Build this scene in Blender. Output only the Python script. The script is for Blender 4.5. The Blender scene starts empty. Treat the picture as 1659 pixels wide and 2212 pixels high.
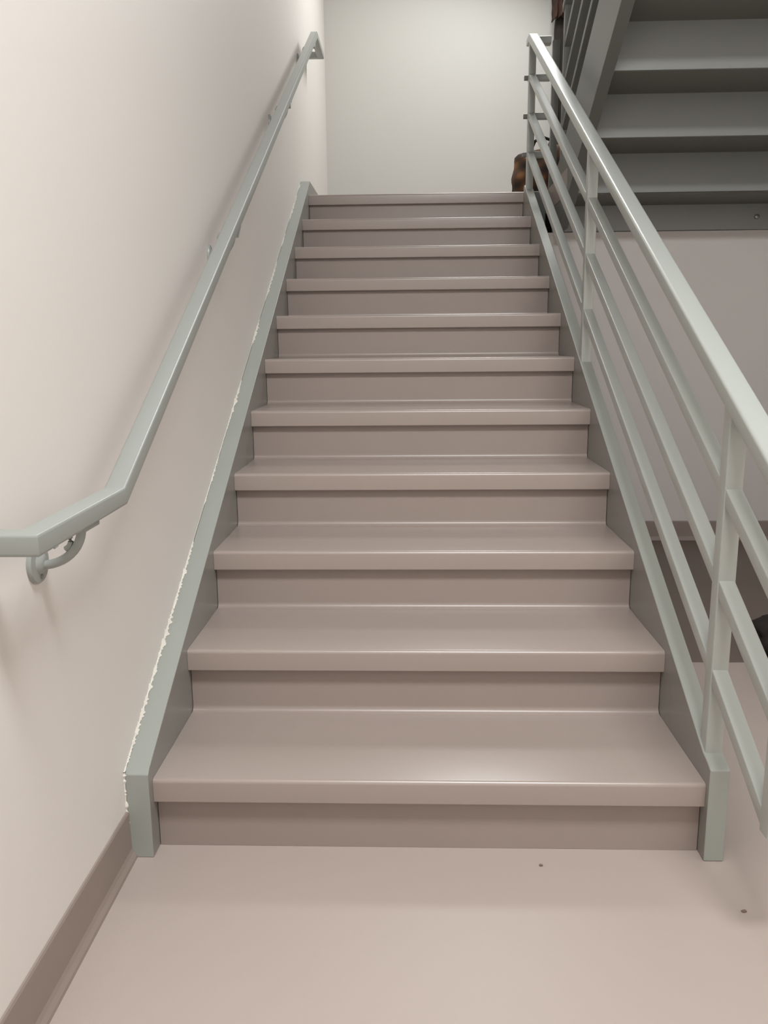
import bpy, bmesh, math, random
import numpy as np
from mathutils import Vector, Matrix, noise
random.seed(4)
sc=bpy.context.scene
try: sc.view_settings.view_transform='Standard'
except Exception: pass
COL=bpy.context.collection

# ------------------------------------------------------------ materials
def lin(c):
    return tuple(((v/255)/12.92 if v/255<=.04045 else ((v/255+.055)/1.055)**2.4) for v in c)+(1,)
def mat(name,rgb,rough=.5,var=.06,nscale=3.0,bump=.0,bscale=60,rvar=.08,metal=0,spec=.5,coat=0,rgb2=None):
    m=bpy.data.materials.new(name); m.use_nodes=True
    nt=m.node_tree; N=nt.nodes; Lk=nt.links; b=N["Principled BSDF"]
    tc=N.new("ShaderNodeTexCoord")
    n=N.new("ShaderNodeTexNoise"); n.inputs["Scale"].default_value=nscale; n.inputs["Detail"].default_value=5
    Lk.new(tc.outputs["Object"],n.inputs["Vector"])
    r=N.new("ShaderNodeValToRGB"); c=lin(rgb)
    a=tuple(x*(1-var) for x in c[:3])+(1,); d=lin(rgb2) if rgb2 else tuple(min(1,x*(1+var)) for x in c[:3])+(1,)
    r.color_ramp.elements[0].color=a; r.color_ramp.elements[1].color=d
    r.color_ramp.elements[0].position=.3; r.color_ramp.elements[1].position=.7
    Lk.new(n.outputs["Fac"],r.inputs["Fac"]); Lk.new(r.outputs["Color"],b.inputs["Base Color"])
    mr=N.new("ShaderNodeMapRange"); mr.inputs["To Min"].default_value=max(0,rough-rvar); mr.inputs["To Max"].default_value=min(1,rough+rvar)
    Lk.new(n.outputs["Fac"],mr.inputs["Value"]); Lk.new(mr.outputs["Result"],b.inputs["Roughness"])
    b.inputs["Metallic"].default_value=metal
    b.inputs["Specular IOR Level"].default_value=spec
    if coat: b.inputs["Coat Weight"].default_value=coat; b.inputs["Coat Roughness"].default_value=.28
    if bump:
        n2=N.new("ShaderNodeTexNoise"); n2.inputs["Scale"].default_value=bscale; n2.inputs["Detail"].default_value=2
        Lk.new(tc.outputs["Object"],n2.inputs["Vector"])
        bp=N.new("ShaderNodeBump"); bp.inputs["Strength"].default_value=bump; bp.inputs["Distance"].default_value=.004
        Lk.new(n2.outputs["Fac"],bp.inputs["Height"]); Lk.new(bp.outputs["Normal"],b.inputs["Normal"])
    return m
M={}
M['wall']=mat("painted_wall",(228,223,218),.55,.010,1.2,.08,9)
M['wallb']=mat("painted_wall_back",(212,211,206),.6,.02,1.0,.12,7)
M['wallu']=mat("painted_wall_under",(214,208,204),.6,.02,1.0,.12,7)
M['ceil']=mat("ceiling_paint",(215,213,210),.8,.02)
M['floor']=mat("rubber_floor",(175,162,155),.42,.02,1.5,.06,10,rvar=.04)
M['floord']=mat("rubber_floor_shaded",(112,99,91),.5,.08,2.5,.12,14)  # floor rubber with the shade below the upper flight put into its colour
M['tread']=mat("rubber_tread",(162,149,142),.29,.015,1.6,.12,5,rvar=.03,coat=.35,spec=.6)
M['riser']=mat("rubber_riser",(156,143,136),.33,.03,2.0,.18,6,rvar=.03,coat=.2)
M['base']=mat("rubber_baseboard",(145,132,124),.5,.03,3,.1,20)
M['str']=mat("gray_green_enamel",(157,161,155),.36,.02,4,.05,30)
M['strin']=mat("stringer_inner_reflection",(136,134,128),.36,.02,4,.05,30)  # same enamel, with the treads' taupe reflection put into the colour
M['rail']=mat("rail_enamel",(171,175,170),.30,.008,2,rvar=.01,spec=.6)
M['raill']=mat("handrail_enamel",(152,156,151),.34,.008,2,rvar=.01)
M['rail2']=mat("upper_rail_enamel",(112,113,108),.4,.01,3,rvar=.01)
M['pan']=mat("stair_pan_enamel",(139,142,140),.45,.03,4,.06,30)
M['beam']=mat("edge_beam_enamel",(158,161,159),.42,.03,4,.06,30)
M['pand']=mat("stair_pan_underside_shaded",(112,112,105),.5,.03,4,.06,30)  # same paint as the pans, darkened to paint in the underside shade
M['caulk']=mat("chipped_caulk",(226,222,213),.8,.06,20,.5,80)
M['speck']=mat("debris_dark",(122,104,92),.8,.1,20)
M['coat']=mat("dark_cloth",(40,34,31),.9,.3,14,.5,60)
M['coat2']=mat("rust_cloth",(64,42,32),.9,.3,16,.5,60)
M['yel']=mat("mustard_cloth",(150,118,52),.85,.15,14,.4,60)
M['steel']=mat("bolt_metal",(150,152,152),.35,.05,8,metal=.7)

def plaid(name):
    m=bpy.data.materials.new(name); m.use_nodes=True
    nt=m.node_tree; N=nt.nodes; Lk=nt.links; b=N["Principled BSDF"]; b.inputs["Roughness"].default_value=.9
    tc=N.new("ShaderNodeTexCoord")
    mp=N.new("ShaderNodeMapping"); mp.inputs["Rotation"].default_value=(0,.5,0); Lk.new(tc.outputs["Object"],mp.inputs["Vector"])
    out=None
    for ax,sc_ in (('X',7),('Z',9)):
        w=N.new("ShaderNodeTexWave"); w.bands_direction=ax; w.inputs["Scale"].default_value=sc_/2; w.inputs["Distortion"].default_value=.8
        Lk.new(mp.outputs["Vector"],w.inputs["Vector"])
        if out is None: out=w.outputs["Fac"]
        else:
            mm=N.new("ShaderNodeMath"); mm.operation='ADD'; Lk.new(out,mm.inputs[0]); Lk.new(w.outputs["Fac"],mm.inputs[1])
            m2=N.new("ShaderNodeMath"); m2.operation='MULTIPLY'; m2.inputs[1].default_value=.5; Lk.new(mm.outputs[0],m2.inputs[0]); out=m2.outputs[0]
    r=N.new("ShaderNodeValToRGB"); e=r.color_ramp.elements
    e[0].color=lin((38,32,28)); e[1].color=lin((150,104,64)); x=e.new(.6); x.color=lin((88,63,44))
    Lk.new(out,r.inputs["Fac"]); Lk.new(r.outputs["Color"],b.inputs["Base Color"])
    return m
M['plaid']=plaid("brown_orange_plaid")

# ------------------------------------------------------------ helpers
def meshobj(name,verts,faces,m,parent=None,smooth=False,label=None,bev=0,origin=None):
    o0=Vector(origin) if origin is not None else (parent.location.copy() if parent else Vector((0,0,0)))
    me=bpy.data.meshes.new(name)
    me.from_pydata([tuple(Vector(v)-o0) for v in verts],[],faces)
    bm=bmesh.new(); bm.from_mesh(me)
    bmesh.ops.recalc_face_normals(bm,faces=bm.faces)
    bm.to_mesh(me); bm.free()
    if m: me.materials.append(m)
    ob=bpy.data.objects.new(name,me); COL.objects.link(ob)
    if parent:
        ob.parent=parent; ob.location=o0-parent.location
    else: ob.location=o0
    if smooth:
        for p in me.polygons: p.use_smooth=True
    if bev:
        md=ob.modifiers.new("b","BEVEL"); md.width=bev; md.segments=3; md.limit_method='ANGLE'; md.angle_limit=math.radians(40)
        for p in me.polygons: p.use_smooth=True
        w=ob.modifiers.new("w","WEIGHTED_NORMAL"); w.keep_sharp=True
    if label: ob["label"]=label
    return ob
def thing(name,loc,label,cat,group=None):
    e=bpy.data.objects.new(name,None); e.location=loc; e.empty_display_size=.1; COL.objects.link(e)
    e["label"]=label; e["category"]=cat
    if group: e["group"]=group
    return e
def tag(o,label,cat,group=None):
    o["label"]=label; o["category"]=cat
    if group: o["group"]=group
    return o
def box(name,a,b,m,parent=None,bev=0,**k):
    x0,y0,z0=a; x1,y1,z1=b
    v=[(x0,y0,z0),(x1,y0,z0),(x1,y1,z0),(x0,y1,z0),(x0,y0,z1),(x1,y0,z1),(x1,y1,z1),(x0,y1,z1)]
    f=[(0,3,2,1),(4,5,6,7),(0,1,5,4),(1,2,6,5),(2,3,7,6),(3,0,4,7)]
    return meshobj(name,v,f,m,parent,bev=bev,**k)
def struct(name,a,b,m,bev=0):
    o=box(name,a,b,m,None,bev,origin=((a[0]+b[0])/2,(a[1]+b[1])/2,a[2])); o["kind"]="structure"; return o
def prism(name,prof,x0,x1,m,parent=None,bev=0,nx=1,**k):
    n=len(prof); v=[];f=[]
    for i in range(nx+1):
        x=x0+(x1-x0)*i/nx
        v+=[(x,p[0],p[1]) for p in prof]
    for s in range(nx):
        for i in range(n):
            j=(i+1)%n; f.append((s*n+i,s*n+j,(s+1)*n+j,(s+1)*n+i))
    f.append(tuple(range(n))); f.append(tuple(range(nx*n,nx*n+n))[::-1])
    return meshobj(name,v,f,m,parent,bev=bev,**k)
def rrect(w,h,r,n=4):
    p=[]
    for cx,cy,a0 in ((w/2-r,h/2-r,0),(-w/2+r,h/2-r,90),(-w/2+r,-h/2+r,180),(w/2-r,-h/2+r,270)):
        for i in range(n+1):
            a=math.radians(a0+90*i/n); p.append((cx+r*math.cos(a),cy+r*math.sin(a)))
    return p
def sweep(name,pts,prof,m,parent=None,ends=(None,None),**k):
    pts=[Vector(p) for p in pts]; n=len(prof); v=[]; f=[]
    D=[(pts[i+1]-pts[i]).normalized() for i in range(len(pts)-1)]
    def frame(d):
        s=d.cross(Vector((0,0,1)))
        if s.length<1e-4: s=Vector((1,0,0))
        s.normalize(); return s,s.cross(d)
    for i,p in enumerate(pts):
        d=D[min(i,len(D)-1)] if i<len(D) else D[-1]
        if i==0: nrm=Vector(ends[0]) if ends[0] else d; base=d
        elif i==len(pts)-1: nrm=Vector(ends[1]) if ends[1] else D[-1]; base=D[-1]
        else: nrm=(D[i-1]+D[i]).normalized(); base=D[i-1]
        s,u=frame(base)
        for a,b in prof:
            q=p+s*a+u*b
            t=(p-q).dot(nrm)/base.dot(nrm); v.append(q+base*t)
    for i in range(len(pts)-1):
        for j in range(n):
            kx=(j+1)%n; f.append((i*n+j,i*n+kx,(i+1)*n+kx,(i+1)*n+j))
    f.append(tuple(range(n))[::-1]); f.append(tuple(range((len(pts)-1)*n,len(pts)*n)))
    ob=meshobj(name,v,f,m,parent,**k)
    me=ob.data
    for p in me.polygons: p.use_smooth=len(p.vertices)==4
    try: me.set_sharp_from_angle(angle=math.radians(32))
    except Exception: pass
    return ob
def tube(name,pts,rad,m,parent=None,n=12,**k):
    pr=[(rad*math.cos(2*math.pi*i/n),rad*math.sin(2*math.pi*i/n)) for i in range(n)]
    return sweep(name,pts,pr,m,parent,**k)
def lathe_x(name,c,prof,m,parent,n=28,**k):
    v=[];f=[]
    for dx,r in prof:
        for i in range(n):
            a=2*math.pi*i/n; v.append((c[0]+dx,c[1]+r*math.cos(a),c[2]+r*math.sin(a)))
    for s in range(len(prof)-1):
        for i in range(n):
            j=(i+1)%n; f.append((s*n+i,s*n+j,(s+1)*n+j,(s+1)*n+i))
    f.append(tuple(range(n))); f.append(tuple(range((len(prof)-1)*n,len(prof)*n)))
    ob=meshobj(name,v,f,m,parent,smooth=True,**k)
    try: ob.data.set_sharp_from_angle(angle=math.radians(40))
    except Exception: pass
    return ob
def dup(o,parent,loc,name=None):
    c=o.copy(); c.parent=parent; c.location=loc; COL.objects.link(c); return c

# ------------------------------------------------------------ dimensions
g=.30132; h=.16338; h1=.16283; W=1.12; rc=.0223; t=.052; K=h/g
LZ=h1+10*h; LY=10*g          # upper landing
XW=-.05; XR=2.50; YB=4.60; YF=-3.2; ZC=5.6
# ------------------------------------------------------------ room
struct("floor",(XW-.1,YF-.1,-.1),(XR+.1,YB+.1,0),M['floor'])
struct("floor_shade_under_stairs",(1.165,1.05,-.02),(XR-.001,2.754,.002),M['floord'])  # added thin dark slab, standing in for shade on the floor
struct("wall_left",(XW-.1,YF-.1,0),(XW,YB+.1,ZC),M['wall'])
struct("wall_back",(XW,YB,0),(XR,YB+.1,ZC),M['wallb'])
struct("wall_right",(XR,YF-.1,0),(XR+.1,YB+.1,ZC),M['wall'])
struct("wall_front",(XW,YF-.1,0),(XR,YF,ZC),M['wall'])
struct("ceiling",(XW-.1,YF-.1,ZC),(XR+.1,YB+.1,ZC+.1),M['ceil'])
struct("wall_under_landing",(1.185,2.755,0),(XR,2.83,1.56),M['wallu'])
struct("floor_upper",(XW,YF,3.45),(XR,-.75,3.6),M['ceil'])
prof=[(0,0),(.016,0),(.0145,.006),(.009,.014),(.006,.022),(.005,.1),(.003,.104),(0,.105)]
v=[];f=[]
for y in (YF,-.022):
    for a,b in prof: v.append((XW+a,y,b))
n=len(prof)
for i in range(n):
    j=(i+1)%n; f.append((i,j,n+j,n+i))
f+= [tuple(range(n)),tuple(range(n,2*n))]
o=meshobj("baseboard_left",v,f,M['base']); o["kind"]="structure"
v=[];f=[]
for x in (1.185,XR):
    for a,b in prof: v.append((x,2.755-a,b))
for i in range(n):
    j=(i+1)%n; f.append((i,j,n+j,n+i))
f+= [tuple(range(n)),tuple(range(n,2*n))]
o=meshobj("baseboard_back",v,f,M['base']); o["kind"]="structure"

# ------------------------------------------------------------ landing
land=thing("stair_landing",(1.2,3.8,1.6),"taupe rubber-covered landing platform with gray steel edge beam","landing")
yr=2.42
yl_=LY+rc+.014
poly=[(.002,yl_),(1.235,yl_),(1.235,yr),(XR-.003,yr),(XR-.003,YB-.002),(.002,YB-.002)]
v=[(x,y,LZ) for x,y in poly]+[(x,y,LZ-.112) for x,y in poly]; n=len(poly)
meshobj("platform",v,[tuple(range(n)),tuple(range(2*n-1,n-1,-1))]+[(i,(i+1)%n,n+(i+1)%n,n+i) for i in range(n)],M['riser'],land)
box("edge_beam",(1.236,2.743,1.562),(XR-.003,2.80,LZ-.1125),M['beam'],land,bev=.004,label="gray painted steel edge beam")
box("edge_beam",(1.165,LY-.01,1.55),(1.2345,LY+.034,LZ),M['pan'],land,bev=.004)
b0=lathe_x("bolt",(0,0,0),[(-.012,.009),(-.010,.012),(0,.0125)],M['steel'],land,n=6,origin=(0,0,0))
b0.rotation_euler=(0,0,math.radians(90)); b0.location=Vector((2.215,2.743,1.62))-land.location
dup(b0,land,Vector((2.30,2.743,1.625))-land.location)

# ------------------------------------------------------------ main staircase
st=thing("staircase",(W/2,0,0),"straight stair flight with taupe rubber treads and gray-green steel stringers","staircase")
def tread_prof(depth):
    p=[]
    r=.009
    for i in range(7):
        a=math.radians(180-90*i/6); p.append((r+r*math.cos(a),-r+r*math.sin(a)))
    p+=[(depth*.5,-.0008),(depth,0),(depth,-.03),(rc+.006,-.03),(rc+.006,-t+.002),(rc-.002,-t),(.003,-t),(.001,-t+.002)]
    return p
tw0,tw1=.0004,W-.0004
def mk_tread(d):
    T=prism("tread",[(a,b) for a,b in tread_prof(d)],tw0,tw1,M['tread'],st,origin=(0,0,0))
    for p in T.data.polygons: p.use_smooth=len(p.vertices)==4
    T.data.set_sharp_from_angle(angle=math.radians(35)); return T
T=mk_tread(g+rc+.006); TL=mk_tread(rc+.0135)
TL.location=Vector((0,LY,LZ+.001))-st.location
def riser_prof(hh,r=.016):
    p=[(rc,hh-.03)]
    p.append((rc,r))
    for i in range(1,7):
        a=math.radians(90*i/6); p.append((rc-r+r*math.cos(a),r-r*math.sin(a)))
    p+=[(rc-r,-.003),(rc+.012,-.003),(rc+.012,hh-.03)]
    return p
def mk_riser(pr):
    R=prism("riser",pr,tw0+.001,tw1-.001,M['riser'],st,origin=(0,0,0))
    for p in R.data.polygons: p.use_smooth=len(p.vertices)==4
    R.data.set_sharp_from_angle(angle=math.radians(35)); return R
R0=mk_riser([(rc,h-.03),(rc,0),(rc+.012,0),(rc+.012,h-.03)])
R0.location=Vector((0,0,.0005))-st.location
Rz=mk_riser(riser_prof(h))
for i in range(11):
    z_=h1+i*h
    if i<10:
        loc=Vector((0,i*g,z_))-st.location
        if i==0: T.location=loc
        else: dup(T,st,loc)
    if i==0: continue
    loc=Vector((0,i*g,h1+(i-1)*h))-st.location
    if i==1: Rz.location=loc
    else: dup(Rz,st,loc)
C=.20
def zt(y): return C+K*y
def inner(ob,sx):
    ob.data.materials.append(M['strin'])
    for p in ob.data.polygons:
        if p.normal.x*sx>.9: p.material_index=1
SP=[(-.022,0),(-.022,.185),(-.012,.1935),(3.06,zt(3.06)),(3.09,1.878),(4.595,1.878),(4.595,LZ-.1),(3.1,LZ-.15),(2.95,LZ-.30),(.28,0)]
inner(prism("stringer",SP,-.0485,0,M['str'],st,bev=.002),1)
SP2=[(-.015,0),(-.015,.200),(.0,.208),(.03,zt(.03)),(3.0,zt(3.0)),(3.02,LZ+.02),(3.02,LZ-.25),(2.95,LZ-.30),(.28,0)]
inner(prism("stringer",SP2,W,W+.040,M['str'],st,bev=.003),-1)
# chipped caulk seam: thin line broken by ragged clusters of flaked paint
v=[];f=[];N_=2400
def nz(a,b): return noise.noise(Vector((a,b,3.3)))
for i in range(N_+1):
    y=-.024+ (3.05+.024)*i/N_
    gate=min(1,max(0,nz(y*5.3,7)*3+.35))
    a=.0006+gate*(.0012+.005*max(0,nz(y*60,0))+.008*max(0,nz(y*170,2)-.05)+.004*max(0,nz(y*400,8)))
    zb=max(.19,zt(y))
    v+=[(-.0498,y,zb+a*1.5),(-.0492+a*1.1,y,zb+.0014),(-.0498,y,zb-.003)]
for i in range(N_):
    b=i*3; f+=[(b,b+1,b+4,b+3),(b+1,b+2,b+5,b+4)]
meshobj("caulk_seam",v,f,M['caulk'],st,label="chipped white caulk line")
v=[];f=[]
for i in range(161):
    z=.0+.19*i/160
    a=.0008+.006*max(0,nz(z*70,4))+.004*max(0,nz(z*200,9))
    v+=[(-.0498,-.0225-a,z),(-.0485+a,-.0228,z),(-.0498,-.0221,z)]
for i in range(160):
    b=i*3; f+=[(b,b+1,b+4,b+3)]
meshobj("caulk_seam",v,f,M['caulk'],st)

# ------------------------------------------------------------ guardrail of main flight
X=1.141
gr=thing("guardrail",(X,0,.2),"gray-green painted steel guardrail with three sloping bars and square posts","railing")
TR=.905; BARS=(.725,.545,.362)
Y0=-.25; YE=3.0
XE=1.235
topp=rrect(.048,.036,.007)
barp=rrect(.031,.029,.0025)
postp=rrect(.034,.034,.003)
sweep("top_rail",[(X,Y0,TR+K*Y0),(X,YE-.05,TR+K*(YE-.05)),(X,YE,TR+K*(YE-.05)),(XE,YE,TR+K*(YE-.05))],topp,M['rail'],gr,ends=((0,1,0),None))
for c in BARS:
    zz=c+K*(YE-.03)
    sweep("bar",[(X,Y0,c+K*Y0),(X,YE-.03,zz),(X,YE,zz),(XE,YE,zz)],barp,M['rail'],gr,ends=((0,1,0),None))
def post(x,y,z0,z1,par,m=None,name="post"):
    return sweep(name,[(x,y,z0),(x,y,z1)],postp,m or M['rail'],par)
post(X,.045,.20+K*.02,TR+K*.045-.012,gr)
post(X,1.425,.20+K*1.425-.012,TR+K*1.425-.012,gr)
post(X,2.965,.20+K*2.965-.03,TR+K*2.965-.02,gr)
post(X,Y0+.0,BARS[2]+K*Y0-.013,TR+K*Y0+.016,gr)
for c in BARS:
    zz=c+K*(YE-.03)
    box("bar_end",(X-.034,YE-.010,zz-.010),(X-.012,YE+.010,zz+.010),M['rail2'],gr,bev=.002)

# ------------------------------------------------------------ wall handrail
xr=.030; HB=.803+.16*.547-.017
hr=thing("handrail",(XW,0,.7),"gray-green painted metal handrail bracketed to the cream wall","handrail")
hp=rrect(.037,.031,.005)
yl=-.165; zl=HB+.547*yl; yu=3.19; zu=HB+.547*yu
sweep("rail",[(XW,-.485,zl-.004),(xr,-.485,zl-.004),(xr,yl,zl),(xr,yu,zu),(xr,3.50,zu),(XW,3.50,zu)],hp,M['raill'],hr)
def bracket(y,zr,s=1.0):
    br=bpy.data.objects.new("bracket",None); COL.objects.link(br)
    br.parent=hr; br.location=Vector((XW,y,zr-.017-.061*s))-hr.location
    br.scale=(1,.8 if s>1 else 1,s)
    def sub(o):
        o.parent=br; o.location=(0,0,0)
    rr=1.0 if s==1 else .78
    a=lathe_x("wall_plate",(0,0,0),[(0,.033*rr),(.004,.033*rr),(.007,.031*rr),(.008,.018),(.014,.012),(.016,.006)],M['raill'],None,origin=(0,0,0)); sub(a)
    pts=[]
    for i in range(13):
        ang=math.radians(90*i/12)
        pts.append((.008+.068*math.sin(ang), .0, -.004+.060*(1-math.cos(ang))))
    b=tube("arm",pts,.0072,M['raill'],None,n=12,origin=(0,0,0)); sub(b)
    pts=[]
    for i in range(15):
        ang=math.radians(-70+300*i/14)
        pts.append((.044+.014*math.cos(ang), .0, .035+.014*math.sin(ang)))
    s_=tube("scroll",pts,.0045,M['raill'],None,n=8,origin=(0,0,0)); sub(s_)
    c=box("saddle",(.066,-.030,.054),(.094,.030,.061),M['raill'],None,bev=.002,origin=(0,0,0)); sub(c)
    if y>0: c.rotation_euler=(math.atan(.547),0,0); c.location=(0,.028,.004)
    d=lathe_x("screw",(0,0,0),[(0,.004),(.002,.004),(.003,.002)],M['steel'],None,n=10,origin=(0,0,0)); sub(d); d.location=(.007,.0,-.022*rr)
    e=d.copy(); e.location=(.007,.0,.022*rr); COL.objects.link(e); e.parent=br
bracket(-.31,zl)
for y in (.93,2.11,3.10):
    bracket(y,HB+.547*y-.004,1.3)

# ------------------------------------------------------------ upper flight
uf=thing("upper_staircase",(1.85,1.2,1.685),"gray painted steel pan staircase seen from its underside","staircase")
UX0,UX1=1.285,2.45
zu0=LZ-.112
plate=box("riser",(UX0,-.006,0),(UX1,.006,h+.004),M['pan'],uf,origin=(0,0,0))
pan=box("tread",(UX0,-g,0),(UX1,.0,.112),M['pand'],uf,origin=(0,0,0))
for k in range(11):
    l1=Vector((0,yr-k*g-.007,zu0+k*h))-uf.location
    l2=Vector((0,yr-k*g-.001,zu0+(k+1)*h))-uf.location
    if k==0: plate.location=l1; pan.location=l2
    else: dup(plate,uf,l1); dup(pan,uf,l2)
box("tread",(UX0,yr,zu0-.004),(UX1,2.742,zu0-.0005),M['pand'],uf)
SB=2.965; ST=3.31
def up(y,c): return c-K*y
y1=-.75; y2=2.80
for x0,x1 in ((1.237,1.283),(2.452,2.495)):
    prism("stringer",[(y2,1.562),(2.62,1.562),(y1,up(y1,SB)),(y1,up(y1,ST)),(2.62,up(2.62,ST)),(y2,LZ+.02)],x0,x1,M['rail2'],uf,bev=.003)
ug=thing("guardrail",(1.26,2.7,1.8),"dark gray-green steel guardrail of the upper flight","railing")
xg=1.262
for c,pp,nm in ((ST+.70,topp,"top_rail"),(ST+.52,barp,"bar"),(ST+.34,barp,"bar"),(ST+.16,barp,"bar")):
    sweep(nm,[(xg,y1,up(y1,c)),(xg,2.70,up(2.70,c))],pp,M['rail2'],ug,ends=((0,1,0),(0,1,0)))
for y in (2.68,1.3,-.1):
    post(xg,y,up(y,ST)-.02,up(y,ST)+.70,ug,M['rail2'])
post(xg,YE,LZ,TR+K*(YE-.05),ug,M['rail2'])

# ------------------------------------------------------------ clutter on the landing
def lumpy(name,c,size,m,seed,parent=None,amp=.25,sub=4,fr=3.0,pw=.75,octv=3,**k):
    bm=bmesh.new(); bmesh.ops.create_icosphere(bm,subdivisions=sub,radius=1)
    v=[];f=[]
    for q in bm.verts:
        d=q.co.normalized()
        e=[abs(x)**pw*(1 if x>0 else -1) for x in d]
        n_=1+amp*noise.fractal(Vector((d.x*fr+seed,d.y*fr,d.z*fr)),1,2,octv)
        z=max(-.98,e[2]*n_)
        v.append((c[0]+e[0]*size[0]*n_,c[1]+e[1]*size[1]*n_,c[2]+z*size[2]))
    bm.verts.index_update()
    for fa in bm.faces: f.append(tuple(q.index for q in fa.verts))
    bm.free()
    return meshobj(name,v,f,m,parent,smooth=True,**k)
bag=thing("cloth_bag",(1.26,3.38,LZ),"slumped brown and orange plaid cloth bag beside the railing post","bag")
def slump(name,c,wx,wy,hz,lean,m,par,seed):
    v=[];f=[];nr,ns=14,28
    for j in range(nr+1):
        s=j/nr
        kx=wx*(1-.16*s**2.0); ky=wy*(1-.7*s**2)
        if j==nr: kx*=.9; ky*=.3
        for i in range(ns):
            a=2*math.pi*i/ns; ca,sa=math.cos(a),math.sin(a)
            ex=abs(ca)**.45*(1 if ca>0 else -1); ey=abs(sa)**.45*(1 if sa>0 else -1)
            w_=1+.12*noise.noise(Vector((ex*1.5+seed,ey*1.5,s*3)))
            v.append((c[0]+ex*kx*w_+lean*s,c[1]+ey*ky*w_,c[2]+hz*s*(1+.10*ex)+0))
    for j in range(nr):
        for i in range(ns):
            k2=(i+1)%ns; f.append((j*ns+i,j*ns+k2,(j+1)*ns+k2,(j+1)*ns+i))
    f.append(tuple(range(ns))); f.append(tuple(range(nr*ns,nr*ns+ns)))
    return meshobj(name,v,f,m,par,smooth=True)
slump("bag_body",(1.265,3.38,LZ+.001),.165,.10,.285,-.005,M['plaid'],bag,2.2)
tube("handle",[(1.20,3.37,LZ+.27),(1.22,3.36,LZ+.32),(1.26,3.37,LZ+.345),(1.31,3.38,LZ+.33),(1.33,3.38,LZ+.28)],.008,M['coat'],bag,n=8)
s=lumpy("folded_scarf",(1.47,3.85,LZ+.26),(.10,.09,.26),M['coat2'],5.1,None,.3,fr=2,pw=.9,octv=2,origin=(1.47,3.85,LZ)); tag(s,"rust brown heap of folded cloth on the landing","cloth")
s=lumpy("mustard_cloth",(1.44,3.60,LZ+.23),(.05,.05,.23),M['yel'],9.1,None,.3,fr=2,pw=.9,octv=2,origin=(1.44,3.60,LZ)); tag(s,"mustard yellow crumpled cloth bundle on the landing","cloth")
ct=thing("coat",(1.78,YB-.02,2.1),"long dark brown coat with rust lining hanging on wall","coat")
def drape(name,cx,zlo,zhi,wtop,wbot,dep,m,seed,par,yb=YB-.012):
    v=[];f=[];nu,nv=40,30
    for j in range(nv+1):
        s=j/nv; z=zhi+(zlo-zhi)*s
        w=wtop+(wbot-wtop)*min(1,s*2.5)**.6
        for i in range(nu+1):
            u=i/nu*2-1
            fold=.35*math.sin(u*11+seed+1.2*noise.noise(Vector((u*2,s*2,seed))))*s
            y=yb-dep*(math.sqrt(max(0,1-u*u))*(1+fold*.6))-.004
            v.append((cx+u*w/2+.012*noise.noise(Vector((s*4,u,seed))),y,z+.03*(1-u*u)*(1-s)))
    for j in range(nv):
        for i in range(nu):
            a=j*(nu+1)+i; f.append((a,a+1,a+nu+2,a+nu+1))
    o=meshobj(name,v,f,m,par,smooth=True)
    md=o.modifiers.new("s","SOLIDIFY"); md.thickness=.006
    return o
drape("coat_body",1.80,1.80,3.25,.44,.56,.16,M['coat'],1.0,ct)
drape("sleeve",1.565,2.35,3.20,.10,.14,.09,M['coat'],2.0,ct,YB-.03)
drape("sleeve",2.04,2.35,3.20,.10,.14,.09,M['coat'],4.0,ct,YB-.03)
drape("lining",1.53,3.12,3.35,.08,.11,.11,M['coat2'],3.0,ct,YB-.05)

pb=thing("duffel_bag",(1.82,1.12,0.0),"small black patterned duffel bag resting on floor","bag")
lumpy("bag_body",(1.82,1.12,.067),(.155,.09,.062),M['coat'],7.7,pb,.12,fr=2,octv=2)
tube("strap",[(1.73,1.04,.08),(1.76,1.03,.125),(1.82,1.04,.145),(1.88,1.05,.125),(1.91,1.06,.08)],.006,M['yel'],pb,n=8)

def chip(x,y,s,seed,lab):
    o=lumpy("debris",(x,y,.0022),(s,s*.5,.0022),M['speck'],seed,None,.4,2,origin=(x,y,0)); tag(o,lab,"debris","specks on the floor")
chip(1.142,-.166,.005,2,"tiny dark crumb on the taupe floor")
chip(.79,-.036,.004,4,"tiny dark crumb on the taupe floor")

# ------------------------------------------------------------ lights
def area(name,loc,rot,sx,sy,e,col):
    l=bpy.data.lights.new(name,'AREA'); l.shape='RECTANGLE'; l.size=sx; l.size_y=sy; l.energy=e; l.color=col
    o=bpy.data.objects.new(name,l); o.location=loc; o.rotation_euler=[math.radians(a) for a in rot]; COL.objects.link(o); return o
area("ceiling_lamp",(1.0,-1.30,3.40),(0,0,0),1.2,.5,96,(.968,.982,.985))
area("landing_lamp",(1.1,3.75,3.8),(-22,12,0),.9,.5,39,(.975,.985,.965))
w=bpy.data.worlds.new("w"); sc.world=w; w.use_nodes=True
w.node_tree.nodes["Background"].inputs[0].default_value=(.5,.5,.48,1); w.node_tree.nodes["Background"].inputs[1].default_value=.2

# ------------------------------------------------------------ camera
f_,pi_,ya,ro=1778.566,.20201,.03317,-.0092
cl=Vector((.4908,-1.41139,.95624))*1.08
fw=Vector((-math.sin(ya)*math.cos(pi_),math.cos(ya)*math.cos(pi_),-math.sin(pi_)))
r0=Vector((math.cos(ya),math.sin(ya),0)); u0=r0.cross(fw)
rt=r0*math.cos(ro)+u0*math.sin(ro); upv=-r0*math.sin(ro)+u0*math.cos(ro)
cd=bpy.data.cameras.new("camera"); cd.sensor_fit='VERTICAL'; cd.sensor_height=36; cd.sensor_width=27; cd.lens=f_/2212*36
cd.clip_start=.02
co=bpy.data.objects.new("camera",cd)
mm=Matrix((rt,upv,-fw)).transposed().to_4x4(); mm.translation=cl
co.matrix_world=mm; COL.objects.link(co); sc.camera=co
